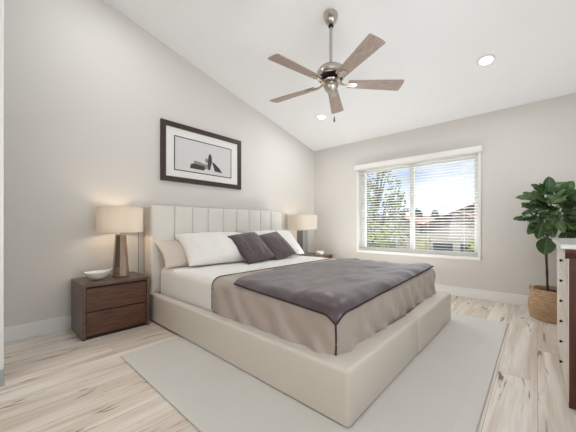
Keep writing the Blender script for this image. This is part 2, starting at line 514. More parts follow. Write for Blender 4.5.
# ------------------------------------------------------------------ blind
bl = thing('window_blind', 'white horizontal slat blind with flat valance hanging in the window', 'window blind', (XB, 1.56, 2.1))
def rel(bm, o):
    bmesh.ops.translate(bm, verts=bm.verts, vec=-Vector(o.location)); return bm
bm = box(XB - 0.055, XB - 0.035, WY0 - 0.03, WY1 + 0.045, 2.105, 2.19, 0.004)
addbox(bm, XB - 0.036, XB - 0.012, WY0 - 0.03, WY0 - 0.012, 2.105, 2.19); addbox(bm, XB - 0.036, XB - 0.012, WY1 + 0.027, WY1 + 0.045, 2.105, 2.19)
link('valance', rel(bm, bl), M['vinyl'], bl)
bm = bmesh.new()
nsl = 33
sz0, sz1 = 0.655, 2.075
sy0, sy1 = WY0 + jt + 0.006, WY1 - jt - 0.006
tilt = math.radians(-6)
for i in range(nsl):
    z = sz0 + (sz1 - sz0) * i / (nsl - 1)
    sec = []
    for k in range(5):
        u = -0.024 + 0.048 * k / 4
        sec.append((u, 0.003 * (1 - (u / 0.024) ** 2)))
    prof = [(u, h) for u, h in sec] + [(u, h - 0.0028) for u, h in reversed(sec)]
    va, vb = [], []
    for u, h in prof:
        x = XB + 0.042 + u * math.cos(tilt) - h * math.sin(tilt); zz = z + u * math.sin(tilt) + h * math.cos(tilt)
        va.append(bm.verts.new((x, sy0, zz))); vb.append(bm.verts.new((x, sy1, zz)))
    n = len(prof)
    for k in range(n):
        l = (k + 1) % n
        bm.faces.new((va[k], va[l], vb[l], vb[k]))
    bm.faces.new(va); bm.faces.new(vb[::-1])
link('slats', rel(bm, bl), M['vinyl'], bl)
link('bottom_rail', rel(box(XB + 0.015, XB + 0.068, sy0, sy1, 0.612, 0.634, 0.004), bl), M['vinyl'], bl)
for y in (0.80, 1.30, 1.80, 2.32):
    bm = bmesh.new()
    for dx in (0.017, 0.067):
        addtube(bm, [(XB + dx, y, 0.62), (XB + dx, y, 2.1)], 0.0012, 5)
    link('ladder_cord', rel(bm, bl), M['vinyl'], bl)
link('tilt_wand', rel(tube([(XB - 0.02, 2.44, 2.1), (XB - 0.022, 2.44, 1.2)], 0.004, 6), bl), M['vinyl'], bl)

# ------------------------------------------------------------------ ceiling lights and fan
cang = math.atan(SL)
for i, (x, y, lab) in enumerate(((3.74, 0.415, 'round recessed downlight right of the ceiling fan, above the plant side'),
                               (3.80, 2.67, 'round recessed downlight seen just below the ceiling fan, toward the far corner'),
                               (0.9, 0.415, None), (0.9, 2.67, None))):
    g = 'recessed ceiling downlights'
    if lab:
        d = thing('recessed_downlight', lab, 'ceiling light', (x, y, ceil_z(x)), 0, g)
    else:
        d = thing('recessed_downlight', 'round recessed downlight in the high ceiling near the camera, outside the picture', 'ceiling light', (x, y, ceil_z(x)), 0, g)
    d.rotation_euler = (0, cang, 0)
    link('trim_ring', lathe([(0.062, -0.002), (0.064, -0.008), (0.082, -0.008), (0.088, 0.0), (0.088, 0.002)], 40), M['trim'], d)
    link('lens', lathe([(0.0, -0.005), (0.062, -0.005)], 40), M['lamp_glow'], d)
    light('downlight_beam', 'AREA', (0, 0, -0.012), (0, 0, 0), 8.0, (0.97, 0.98, 1.0), d, shape='DISK', size=0.12)

FX, FY = 2.38, 1.555
fan = thing('ceiling_fan', 'brushed nickel five blade ceiling fan hanging on a downrod', 'ceiling fan', (FX, FY, 2.51))
zc = ceil_z(FX) - 2.51
link('canopy', lathe([(0.0, zc - 0.10), (0.022, zc - 0.10), (0.034, zc - 0.092), (0.056, zc - 0.07), (0.068, zc - 0.04), (0.071, zc - 0.018), (0.071, zc + 0.012)], 36), M['nickel'], fan)
link('hanger_ball', lathe([(0.0, zc - 0.135), (0.02, zc - 0.13), (0.027, zc - 0.115), (0.02, zc - 0.1)], 24), M['nickel_dark'], fan)
link('downrod', tube([(0, 0, 0.15), (0, 0, zc - 0.1)], 0.0155, 16), M['nickel'], fan)
link('motor_housing', lathe([(0.0, 0.20), (0.02, 0.20), (0.024, 0.175), (0.05, 0.168), (0.10, 0.156), (0.128, 0.135), (0.142, 0.105), (0.145, 0.06), (0.138, 0.045), (0.0, 0.045)], 48), M['nickel'], fan)
vb = lathe([(0.0, 0.046), (0.118, 0.046), (0.112, 0.02), (0.07, 0.012), (0.0, 0.012)], 40)
for v in vb.verts:
    if v.co.z > 0.015 and math.hypot(v.co.x, v.co.y) > 0.1 and round((math.atan2(v.co.y, v.co.x) + PI) / (2 * PI / 40)) % 2:
        v.co.x *= 0.86; v.co.y *= 0.86
link('vent_band', vb, M['nickel_dark'], fan)
link('rotor_plate', lathe([(0.0, 0.013), (0.095, 0.013), (0.1, 0.005), (0.095, -0.006), (0.06, -0.012), (0.0, -0.012)], 40), M['nickel'], fan)
link('switch_housing', lathe([(0.062, -0.01), (0.072, -0.02), (0.074, -0.04), (0.066, -0.062), (0.05, -0.085), (0.04, -0.098), (0.0, -0.10)], 36), M['nickel'], fan)
def blade_bm():
    bm = bmesh.new()
    out = []
    N = 14
    L0, L1 = 0.175, 0.735
    def hw(t): return 0.052 + 0.026 * t
    for i in range(N + 1):
        t = i / N
        out.append((L0 + (L1 - L0 - 0.012) * t, hw(t)))
    tip = [(L1 - 0.012 + 0.012 * math.cos(a), hw(1) * math.sin(a)) for a in [PI / 2 - PI * k / 8 for k in range(1, 8)]]
    lo = [(x, -y) for x, y in reversed(out)]
    poly = out + tip + lo
    Mx = Matrix.Translation((0, 0, -0.012)) @ Matrix.Rotation(math.radians(-12), 4, 'X')
    addprism(bm, poly, -0.004, 0.004, Mx)
    return bm
def bracket_bm():
    bm = bmesh.new()
    Mx = Matrix.Translation((0, 0, -0.012)) @ Matrix.Rotation(math.radians(-12), 4, 'X')
    addprism(bm, [(0.165, -0.02), (0.24, -0.034), (0.265, -0.02), (0.27, 0), (0.265, 0.02), (0.24, 0.034), (0.165, 0.02)], -0.0115, -0.0045, Mx)
    addtube(bm, [(0.07, 0, -0.002), (0.10, 0, -0.004), (0.13, 0, -0.018), (0.16, 0, -0.021), (0.195, 0, -0.02)], [0.014, 0.014, 0.012, 0.012, 0.011], 10)
    for px, py in ((0.205, 0.012), (0.205, -0.012), (0.245, 0.0)):
        p = Mx @ Vector((px, py, -0.0115))
        addlathe(bm, [(0.0, -0.004), (0.005, -0.003), (0.006, 0.001)], 10, p)
    return bm
blade0 = link('blade', blade_bm(), M['blade'], fan)
brk0 = link('blade_bracket', bracket_bm(), M['nickel'], blade0)
for k in range(5):
    if k == 0: bo = blade0
    else:
        bo = blade0.copy(); COL.objects.link(bo); bo.parent = fan
        c = brk0.copy(); COL.objects.link(c); c.parent = bo
    bo.rotation_euler = (0, 0, math.radians(-117.5 + 72 * k))
bm = tube([(0.03, -0.02, -0.095), (0.031, -0.02, -0.34)], 0.0012, 5)
pc = link('pull_chain', bm, M['nickel'], fan)
link('chain_pendant', lathe([(0.0, -0.40), (0.006, -0.398), (0.008, -0.38), (0.005, -0.35), (0.0, -0.335)], 12, (0.031, -0.02, 0)), M['knob'], pc)

# ------------------------------------------------------------------ picture
px0, px1, pz0, pz1 = 1.512, 2.785, 1.632, 2.41
pic = thing('framed_picture', 'wide espresso framed black and white print with white mat on the wall above the bed', 'picture', ((px0 + px1) / 2, YA, (pz0 + pz1) / 2))
def frame_ring(x0, x1, z0, z1, w, y0, y1, bev=0.0):
    bm = bmesh.new()
    addbox(bm, x0, x0 + w, y0, y1, z0, z1, bev); addbox(bm, x1 - w, x1, y0, y1, z0, z1, bev)
    addbox(bm, x0 + w, x1 - w, y0, y1, z1 - w, z1, bev); addbox(bm, x0 + w, x1 - w, y0, y1, z0, z0 + w, bev)
    return bm
link('picture_frame', rel(frame_ring(px0, px1, pz0, pz1, 0.066, YA - 0.032, YA - 0.002, 0.003), pic), M['frame'], pic, smooth=False)
link('mat', rel(box(px0 + 0.06, px1 - 0.06, YA - 0.016, YA - 0.003, pz0 + 0.06, pz1 - 0.06), pic), M['matboard'], pic, smooth=False)
ix0, ix1, iz0, iz1 = 1.688, 2.60, 1.787, 2.243
link('inner_border', rel(frame_ring(ix0, ix1, iz0, iz1, 0.012, YA - 0.0185, YA - 0.0155), pic), M['ink_line'], pic, smooth=False)
pr = link('print', rel(box(ix0 + 0.012, ix1 - 0.012, YA - 0.0175, YA - 0.0158, iz0 + 0.012, iz1 - 0.012), pic), M['print'], pic, smooth=False)
def flat(name, poly, m, dy=0.0):
    bm = bmesh.new()
    # outline in (x, z), 0.4 mm of ink on the paper
    addprism(bm, [(x, z) for x, z in poly], 0, 0.0004, Matrix.Translation((0, YA - 0.0176 - dy, 0)) @ Matrix.Rotation(PI / 2, 4, 'X'))
    return link(name, rel(bm, pic), m, pr, smooth=False)
flat('ink_shape', [(1.91, 1.845), (1.925, 1.905), (1.96, 1.915), (2.13, 1.905), (2.145, 1.865), (2.12, 1.84)], M['ink'])
flat('ink_shape', [(1.96, 1.915), (1.98, 1.96), (2.06, 1.95), (2.16, 1.93), (2.20, 1.95), (2.22, 1.87), (2.145, 1.865), (2.13, 1.905)], M['ink_grey'], 0.0003)
flat('ink_shape', [(2.195, 1.86), (2.185, 1.98), (2.20, 2.07), (2.225, 2.10), (2.25, 2.06), (2.255, 1.98), (2.24, 1.93), (2.225, 1.86)], M['ink'], 0.0006)
flat('ink_shape', [(2.255, 1.985), (2.30, 1.97), (2.38, 1.91), (2.435, 1.845), (2.30, 1.855), (2.29, 1.89)], M['ink'], 0.0003)
flat('ink_shape', [(2.15, 1.96), (2.14, 2.0), (2.17, 2.03), (2.19, 2.0), (2.185, 1.96)], M['ink_grey'], 0.0009)

# ------------------------------------------------------------------ rug
RX0, RX1, RY0, RY1 = 0.745, 3.77, 0.225, 2.48
rug = thing('area_rug', 'large pale grey flat rug under the bed on the oak floor', 'rug', ((RX0 + RX1) / 2, (RY0 + RY1) / 2, 0))
bm = soft_box(RX0, RX1, RY0, RY1, 0.0005, 0.0115, 0.0045, (30, 24, 1), 2, disp=lambda p, d: Vector((0, 0, 0.0008 * fbm(p, 6, 3))) if d.z > 0.5 else Vector((0, 0, 0)))
link('rug_pile', rel(bm, rug), M['rug'], rug)
bm = bmesh.new()
for y0, y1 in ((RY0 + 0.002, RY0 + 0.10), ):
    bb = soft_box(RX0 + 0.004, RX1 - 0.004, y0, y1, 0.004, 0.0155, 0.005, (60, 3, 1), 2, disp=lambda p, d: Vector((0, 0, 0.0015 * fbm((p.x * 4, p.y, 0), 5, 1))))
    me = bpy.data.meshes.new('tmp'); bb.to_mesh(me); bb.free(); bm.from_mesh(me); bpy.data.meshes.remove(me)
link('rug_border', rel(bm, rug), M['rug_edge'], rug)

# ------------------------------------------------------------------ bed
bx0, bx1, byF, byH = 1.252, 3.50, 0.712, 3.28
RT = 0.305
bed = thing('platform_bed', 'cream upholstered platform bed with channel tufted headboard and low wide rails', 'bed', ((bx0 + bx1) / 2, 2.0, 0.0115))
def puff(amp, seed):
    return lambda p, d: d * amp * fbm(p, 3.0, seed)
def l_rail(poly, z0, z1):
    b_ = bmesh.new()
    addprism(b_, poly, z0, z1)
    up = [e for e in b_.edges if all(v.co.z > z1 - 1e-4 for v in e.verts)]
    vert = [e for e in b_.edges if abs(e.verts[0].co.z - e.verts[1].co.z) > 0.1]
    lo_ = [e for e in b_.edges if all(v.co.z < z0 + 1e-4 for v in e.verts)]
    bmesh.ops.bevel(b_, geom=up + vert, offset=0.022, segments=5, profile=0.5, affect='EDGES')
    return b_
ri, fi = 1.336, 0.830
link('upholstered_rail', rel(l_rail([(bx0, byH - 0.001), (bx0, byF), (2.364, byF), (2.364, fi), (ri, fi), (ri, byH - 0.001)], 0.02, RT), bed), M['leather'], bed)
link('upholstered_rail', rel(l_rail([(bx1, byH - 0.001), (3.442, byH - 0.001), (3.442, fi), (2.375, fi), (2.375, byF - 0.006), (bx1, byF - 0.006)], 0.022, RT + 0.004), bed), M['leather'], bed)
link('base_shadow', rel(box(bx0 + 0.014, bx1 - 0.014, byF + 0.014, byH - 0.02, 0.0117, 0.03), bed), M['dark'], bed, smooth=False)  # dark block stands in for the contact shadow under the rails
link('platform', rel(box(1.337, 3.441, 0.831, byH - 0.001, 0.14, 0.18), bed), M['dark'], bed, smooth=False)
for x, y in ((bx0 + 0.04, byF + 0.05), (bx1 - 0.06, byF + 0.045), (bx0 + 0.045, 3.15), (bx1 - 0.05, 3.15), (2.36, 0.79)):
    link('bed_foot', rel(lathe([(0.0, 0.0116), (0.026, 0.0116), (0.03, 0.034), (0.0, 0.034)], 20, (x, y, 0)), bed), M['foot'], bed)
hb = link('headboard', rel(soft_box(1.288, 3.437, byH, 3.45, 0.05, 1.28, 0.02, (20, 2, 12), 3), bed), M['leather'], bed)
seams = [1.288, 1.563, 1.79, 2.02, 2.255, 2.487, 2.715, 2.947, 3.178, 3.437]
def pad_disp(xc, hw):
    def f(p, d):
        if p.y > byH - 0.004: return Vector((0, 0, 0))
        u = (p.x - xc) / hw
        return Vector((0, -0.016 * (1 - u * u), 0))
    return f
for a, c in zip(seams, seams[1:]):
    link('channel_pad', rel(soft_box(a + 0.0008, c - 0.0008, byH - 0.04, byH + 0.012, 0.28, 1.288, 0.016, (8, 2, 16), 4, disp=pad_disp((a + c) / 2, (c - a) / 2)), bed), M['headboard'], hb)

mx0, mx1, my0, my1, mz0, mz1 = 1.358, 3.426, 0.852, 3.222, 0.182, 0.585
def soft(amp, s, seed):
    return lambda p, d: d * amp * fbm(p, s, seed)
mt = link('mattress', soft_box(mx0, mx1, my0, my1, mz0, mz1, 0.075, (30, 36, 6), 6, disp=soft(0.003, 5, 4)), M['sheet'])
tag(mt, 'thick mattress in a white fitted sheet set inside the cream bed', 'mattress')

# taupe coverlet over the lower part of the mattress
ox0, ox1, oy0, oz1, orr = mx0 - 0.014, mx1 + 0.012, my0 - 0.015, mz1 + 0.013, 0.085
CY1 = 2.10
def cov_disp(p, d):
    side = max(0.0, 1.0 - max(0.0, (p.z - 0.34) / 0.26))
    w = 0.0
    if d.x < -0.3 or d.y < -0.3:
        along = p.y if d.x < -0.6 else (p.x if d.y < -0.6 else p.x + p.y)
        q = along * 27 + (0.6 - p.z) * 22 * (1 if d.x < -0.6 else -1) + 3.2 * fbm(p, 3, 6)
        w = 0.020 * side * (math.sin(q) * (0.6 + 1.1 * fbm(p, 3.3, 8)) + 0.6 * fbm((p.x, p.y, p.z * 0.6), 14, 5)) + 0.006 * side
        w = max(w, -0.004)
    return d * (w + 0.003 * fbm(p, 6, 11)) + Vector((0, 0, 0.003 * fbm(p, 4, 13) if d.z > 0.5 else 0))
def cov_drop(c):
    return c.z < 0.27 or c.y > CY1 or (c.x > 3.2 and c.y > 1.0)
bm = soft_box(ox0, ox1, oy0, CY1 + 0.1, 0.20, oz1, orr, (100, 72, 14), 6, drop=cov_drop, disp=cov_disp)
cov = thing('coverlet', 'taupe satin coverlet tucked around the foot end of the mattress', 'coverlet', (2.35, 1.5, oz1))
cl = link('coverlet_cloth', rel(bm, cov), M['taupe'], cov)
md = cl.modifiers.new('thick', 'SOLIDIFY'); md.thickness = 0.006; md.offset = -1
def surf_z(x, y, off=0.0):
    """top of the coverlet, falling over its rounded edges"""
    dx = max(0.0, ox0 + orr - x, x - (ox1 - orr)); dy = max(0.0, oy0 + orr - y)
    d = min(math.hypot(dx, dy), orr * 0.98)
    return oz1 - orr + math.sqrt(orr * orr - d * d) + off
# dark edge piping on its head end and on the foot corner
pts = [(ox0 + 0.002 - 0.004, CY1, z) for z in (0.325, 0.36, 0.40, 0.45, 0.50)]
for k in range(5):
    a = PI - (PI / 2) * (k + 1) / 5
    pts.append((ox0 + orr + orr * math.cos(a) - 0.003, CY1, oz1 - orr + (orr + 0.003) * math.sin(a)))
pts += [(x, CY1, oz1 + 0.004) for x in (1.6, 2.0, 2.4, 2.8, 3.2)]
link('edge_piping', rel(tube(pts, 0.0045, 6), cov), M['piping'], cov)
c45 = orr * (1 - math.sqrt(0.5))
dcn = Vector((-1, -1, 0)).normalized()
def corner(z):
    p = Vector((ox0 + c45, oy0 + c45, z))
    return p + cov_disp(p, dcn) + dcn * 0.003
link('corner_piping', rel(tube([corner(0.31 + 0.21 * k / 12) for k in range(13)], 0.005, 6), cov), M['piping'], cov)

# plum throw laid over the coverlet
TH = 0.012
P00, P10, P11, P01 = Vector((ox0 + orr - 0.115, oy0 + orr - 0.105)), Vector((3.37, 0.868)), Vector((3.24, 1.90)), Vector((1.362, 1.80))
def throw_pt(u, v, low=0.0):
    p = (1 - u) * (1 - v) * P00 + u * (1 - v) * P10 + u * v * P11 + (1 - u) * v * P01
    # the head edge bows towards the pillows
    p.y += 0.13 * v * math.sin(PI * min(1.0, u * 1.0))
    p.x -= 0.10 * u * math.sin(PI * v) * 0.5
    e = min(u, 1 - u, v, 1 - v)
    rid = (1 - 2.2 * abs(fbm((p.x * 0.8 - 0.5 * p.y, p.y * 2.0 + 0.5 * p.x, 0), 2.6, 41))) * 0.010
    bump = rid + 0.008 * fbm((p.x * 1.2, p.y * 2.2, 0), 3.2, 21) + 0.006 * fbm((p.x + p.y * 0.6, p.y - p.x * .4, 0), 9, 23) + 0.006 * math.sin(7 * (p.y - 0.45 * p.x) + 3 * fbm((p.x, p.y, 0), 1.5, 30))
    off = 0.016 + max(-0.004, bump) + 0.006 * min(1, e * 12) - low
    # lay the cloth along the rounded top, over its edges and down the sides
    ix = min(max(p.x, ox0 + orr), ox1 - orr); iy = max(p.y, oy0 + orr)
    dv = Vector((p.x - ix, p.y - iy)); d = dv.length
    if d < 1e-6:
        return Vector((p.x, p.y, oz1 + off))
    dv /= d
    ang = min(d / orr, PI / 2)
    extra = max(0.0, d - orr * PI / 2)
    hr = (orr + off) * math.sin(ang)
    return Vector((ix + dv.x * hr, iy + dv.y * hr, oz1 - orr + (orr + off) * math.cos(ang) - extra))
NU, NV = 70, 48
bm = bmesh.new()
top = [[bm.verts.new(throw_pt(i / NU, j / NV)) for j in range(NV + 1)] for i in range(NU + 1)]
bot = [[bm.verts.new(throw_pt(i / NU, j / NV, TH)) for j in range(NV + 1)] for i in range(NU + 1)]
for i in range(NU):
    for j in range(NV):
        bm.faces.new((top[i][j], top[i + 1][j], top[i + 1][j + 1], top[i][j + 1]))
        bm.faces.new((bot[i][j], bot[i][j + 1], bot[i + 1][j + 1], bot[i + 1][j]))
for i in range(NU):
    for j in (0, NV):
        bm.faces.new((top[i][j], top[i + 1][j], bot[i + 1][j], bot[i][j]))
for j in range(NV):
    for i in (0, NU):
        bm.faces.new((top[i][j], top[i][j + 1], bot[i][j + 1], bot[i][j]))
thr = thing('throw_blanket', 'dark plum quilted throw spread over the foot half of the bed', 'blanket', (2.35, 1.4, oz1 + 0.02))
link('throw_cloth', rel(bm, thr), M['throw'], thr)
per = [throw_pt(i / NU, 0, TH / 2) for i in range(NU + 1)]
per2 = [throw_pt(0, j / NV, TH / 2) for j in range(NV + 1)]
dn = Vector((0, 0, -TH * 0.5))
link('edge_piping', rel(tube(per, 0.0085, 6), thr), M['piping'], thr)
link('edge_piping', rel(tube(per2, 0.0075, 6), thr), M['piping'], thr)

# ------------------------------------------------------------------ pillows
def pillow(name, label, cat, base, w, h, t, tilt, yaw, roll, m, seed, group=None, pinch=0.07, piping=None):
    bm = bmesh.new()
    N = 34
    grid = {}
    for s in (1, -1):
        for i in range(N + 1):
            for j in range(N + 1):
                u = -1 + 2 * i / N; v = -1 + 2 * j / N
                u = math.sin(u * PI / 2); v = math.sin(v * PI / 2)
                edge = i in (0, N) or j in (0, N)
                if s == -1 and edge:
                    grid[(s, i, j)] = grid[(1, i, j)]; continue
                x = w / 2 * u * (1 - pinch * (1 - v * v)); y = h / 2 * v * (1 - pinch * (1 - u * u))
                f = max(0.0, (1 - u * u) * (1 - v * v)) ** 0.42
                z = s * t / 2 * f * (1 + 0.22 * fbm((x, y, s), 5, seed)) + 0.010 * f * fbm((x * 2.4, y, s), 11, seed + 5)
                grid[(s, i, j)] = bm.verts.new((x, y + h / 2, z))
        for i in range(N):
            for j in range(N):
                q = [grid[(s, i, j)], grid[(s, i + 1, j)], grid[(s, i + 1, j + 1)], grid[(s, i, j + 1)]]
                bm.faces.new(q if s == 1 else q[::-1])
    Mx = Matrix.Translation(base) @ Matrix.Rotation(yaw, 4, 'Z') @ Matrix.Rotation(tilt, 4, 'X') @ Matrix.Translation((0, h / 2, 0)) @ Matrix.Rotation(roll, 4, 'Z') @ Matrix.Translation((0, -h / 2, 0))
    per = [grid[(1, i, 0)].co.copy() for i in range(N)] + [grid[(1, N, j)].co.copy() for j in range(N)] + [grid[(1, i, N)].co.copy() for i in range(N, 0, -1)] + [grid[(1, 0, j)].co.copy() for j in range(N, 0, -1)]
    o = link(name, bm, m, matrix=Mx)
    if piping:
        link('piping', tube(per, 0.0045, 6, True), piping, o)
    return tag(o, label, cat, group)
R = math.radians
pillow('bed_pillow', 'oatmeal pillow standing against the headboard, behind the white one nearest the left lamp', 'pillow', (1.80, 2.935, 0.60), 0.98, 0.41, 0.17, R(42), 0, 0, M['pillow2'], 1, 'bed pillows')
pillow('bed_pillow', 'white pillow leaning on the left half of the headboard beside the plum cushions', 'pillow', (1.985, 2.775, 0.615), 0.96, 0.50, 0.27, R(42), R(-3), R(0), M['pillow'], 7, 'bed pillows')
pillow('bed_pillow', 'white pillow leaning on the right half of the headboard near the far lamp', 'pillow', (3.0, 2.775, 0.615), 0.88, 0.50, 0.25, R(44), R(-4), R(0), M['pillow'], 13, 'bed pillows')
pillow('throw_cushion', 'square plum cushion in front, nearer the left lamp', 'cushion', (2.37, 2.60, 0.61), 0.48, 0.49, 0.17, R(43), R(-2), R(8), M['plum'], 21, 'plum cushions', 0.03, M['plum_dark'])
pillow('throw_cushion', 'square plum cushion on the right, half tucked behind its twin', 'cushion', (2.85, 2.63, 0.61), 0.46, 0.48, 0.17, R(43), R(-4), R(11), M['plum'], 29, 'plum cushions', 0.03, M['plum_dark'])

# ------------------------------------------------------------------ nightstands
def nightstand(label, x0, x1, y0, y1, ht, rows=2):
    t = thing('nightstand', label, 'nightstand', ((x0 + x1) / 2, (y0 + y1) / 2, 0), 0, 'walnut nightstands')
    p = 0.028
    bm = bmesh.new()
    addbox(bm, x0, x0 + p, y0, y1, 0.0, ht, 0.002); addbox(bm, x1 - p, x1, y0, y1, 0.0, ht, 0.002)
    addbox(bm, x0 + p, x1 - p, y0, y1, ht - p, ht, 0.002)
    addbox(bm, x0 + p, x1 - p, y1 - 0.015, y1, 0.02, ht - p)
    link('case', rel(bm, t), M['walnut_case'], t, smooth=False)
    link('plinth', rel(box(x0 + p, x1 - p, y0 + 0.02, y0 + 0.04, 0.0, 0.03), t), M['dark'], t, smooth=False)
    link('inner_carcass', rel(box(x0 + p, x1 - p, y0 + 0.022, y1 - 0.016, 0.03, ht - p - 0.001), t), M['dark'], t, smooth=False)
    zz0, zz1 = 0.028, ht - p - 0.012
    hh = (zz1 - zz0) / rows
    for k in range(rows):
        link('drawer', rel(box(x0 + p + 0.004, x1 - p - 0.004, y0 + 0.006, y0 + 0.0215, zz0 + k * hh + 0.004, zz0 + (k + 1) * hh - 0.006, 0.0015), t), M['walnut'], t, smooth=False)
    return t
nightstand('walnut two drawer nightstand on the near left side of the bed', 0.612, 1.197, 3.06, 3.525, 0.514)
nightstand('walnut nightstand beyond the bed in the far corner, only its top showing', 3.56, 4.50, 2.90, 3.525, 0.508)

# left lamp
la = thing('table_lamp', 'lit table lamp with bronze tapered body and drum shade on the left nightstand', 'table lamp', (0.992, 3.29, 0.5145), 0, 'bedside lamps')
link('lamp_body', lathe([(0.0, 0.0), (0.078, 0.0), (0.08, 0.012), (0.078, 0.02), (0.052, 0.44), (0.046, 0.448), (0.0, 0.45)], 8, ph=PI / 8), M['bronze'], la, smooth=False)
def lamp_top(o, z0, rs, zs0, zs1, body_r):
    link('lamp_neck', lathe([(0.010, z0), (0.010, zs1 - 0.03), (0.0, zs1 - 0.03)], 12), M['nickel'], o)
    sh = link('lamp_shade', lathe([(rs * 0.985, zs1), (rs, zs0), (rs - 0.003, zs0), (rs * 0.985 - 0.003, zs1), (rs * 0.985, zs1)], 64), M['shade'], o)
    bm = bmesh.new()
    for k in range(3):
        a = 2 * PI * k / 3 + 0.4
        addtube(bm, [(0, 0, zs1 - 0.04), (rs * 0.97 * math.cos(a), rs * 0.97 * math.sin(a), zs1 - 0.012)], 0.0022, 6)
    link('shade_spider', bm, M['nickel'], sh)
    link('finial', lathe([(0.0, zs1 - 0.0), (0.007, zs1 - 0.006), (0.009, zs1 - 0.018), (0.006, zs1 - 0.032), (0.0, zs1 - 0.034)], 12), M['nickel'], o)
    zb = (zs0 + zs1) / 2
    link('light_bulb', lathe([(0.0, zb + 0.05), (0.02, zb + 0.045), (0.03, zb + 0.02), (0.024, zb - 0.015), (0.013, zb - 0.04), (0.013, zb - 0.06), (0.0, zb - 0.06)], 16), M['bulb'], o)
    light('bulb_light', 'POINT', (0, 0, zb - 0.02), (0, 0, 0), LAMPW, (1.0, 0.76, 0.52), o, shadow_soft_size=0.05)
LAMPW = 3.8
lamp_top(la, 0.45, 0.213, 0.470, 0.732, 0.05)
bm = tube([(0.262, 0.240, 0.50), (0.262, 0.240, 0.20), (0.262, 0.240, -0.02)], 0.003, 6)
addtube(bm, [(0.262, 0.24, -0.02), (0.255, 0.243, -0.3)], 0.003, 6)
link('power_cord', bm, M['ink_grey'], la)

# right lamp
lb = thing('table_lamp', 'lit table lamp with square grey metal body beyond the bed in the far corner', 'table lamp', (3.99, 3.235, 0.5085), 0, 'bedside lamps')
link('lamp_body', lathe([(0.0, 0.0), (0.108, 0.0), (0.11, 0.012), (0.108, 0.02), (0.098, 0.455), (0.09, 0.463), (0.0, 0.464)], 4, ph=PI / 4), M['silver'], lb, smooth=False)
lamp_top(lb, 0.46, 0.278, 0.485, 0.742, 0.12)

# bowl on the left nightstand
bm = bmesh.new()
prof = [(0.0, 0.006), (0.03, 0.007), (0.07, 0.018), (0.10, 0.038), (0.118, 0.052), (0.121, 0.053), (0.116, 0.046), (0.085, 0.018), (0.05, 0.003), (0.03, 0.0), (0.0, 0.0)]
addlathe(bm, prof, 48)
for v in bm.verts:
    a = math.atan2(v.co.y, v.co.x); r = math.hypot(v.co.x, v.co.y) / 0.12
    v.co.z *= 1.45 + 0.5 * r * max(0, math.cos(a + 0.15)) ** 3
    k = 1 + 0.10 * r * math.cos(a + 0.15)
    v.co.x *= k; v.co.y *= k * 0.8
bo = link('bowl', bm, M['ceramic'], loc=(0.775, 3.27, 0.5145))
bo.rotation_euler = (0, 0, R(-12))
tag(bo, 'shallow white ceramic bowl with a raised lip on the left nightstand', 'bowl')
ds = thing('trinket_box', 'small white lidded dish on the far nightstand by the corner', 'dish', (4.245, 3.02, 0.5085))
link('dish', lathe([(0.0, 0.0), (0.05, 0.0), (0.07, 0.012), (0.075, 0.038), (0.0, 0.038)], 28), M['ceramic'], ds)
link('lid', lathe([(0.076, 0.0385), (0.079, 0.046), (0.072, 0.064), (0.045, 0.074), (0.0, 0.077)], 28), M['ceramic'], ds)

# ------------------------------------------------------------------ dresser
dx0, dx1, dyF, dyB = 2.266, 3.34, -0.135, -0.615
dr = thing('dresser', 'cherry wood dresser with whitewashed drawers and pale stone top, at the right edge', 'dresser', ((dx0 + dx1) / 2, (dyF + dyB) / 2, 0))
bm = bmesh.new()
p = 0.03
addbox(bm, dx0 + 0.012, dx0 + p, dyB, dyF - 0.02, 0.02, 0.905)                 # recessed end panel
addbox(bm, dx0, dx0 + p, dyF - 0.06, dyF - 0.004, 0.0, 0.905, 0.003)          # front stile
addbox(bm, dx0, dx0 + p, dyB, dyB + 0.055, 0.0, 0.905, 0.003)
for z0, z1 in ((0.03, 0.10), (0.48, 0.505), (0.83, 0.905)):
    addbox(bm, dx0 + 0.003, dx0 + p, dyB + 0.055, dyF - 0.06, z0, z1, 0.002)
addbox(bm, dx1 - p, dx1, dyB, dyF - 0.004, 0.0, 0.905, 0.003)
addbox(bm, dx0 + p, dx1 - p, dyB, dyB + 0.012, 0.03, 0.905)
link('dresser_case', rel(bm, dr), M['cherry'], dr, smooth=False)
link('carcass', rel(box(dx0 + p, dx1 - p, dyB + 0.012, dyF - 0.02, 0.05, 0.90), dr), M['dark'], dr, smooth=False)
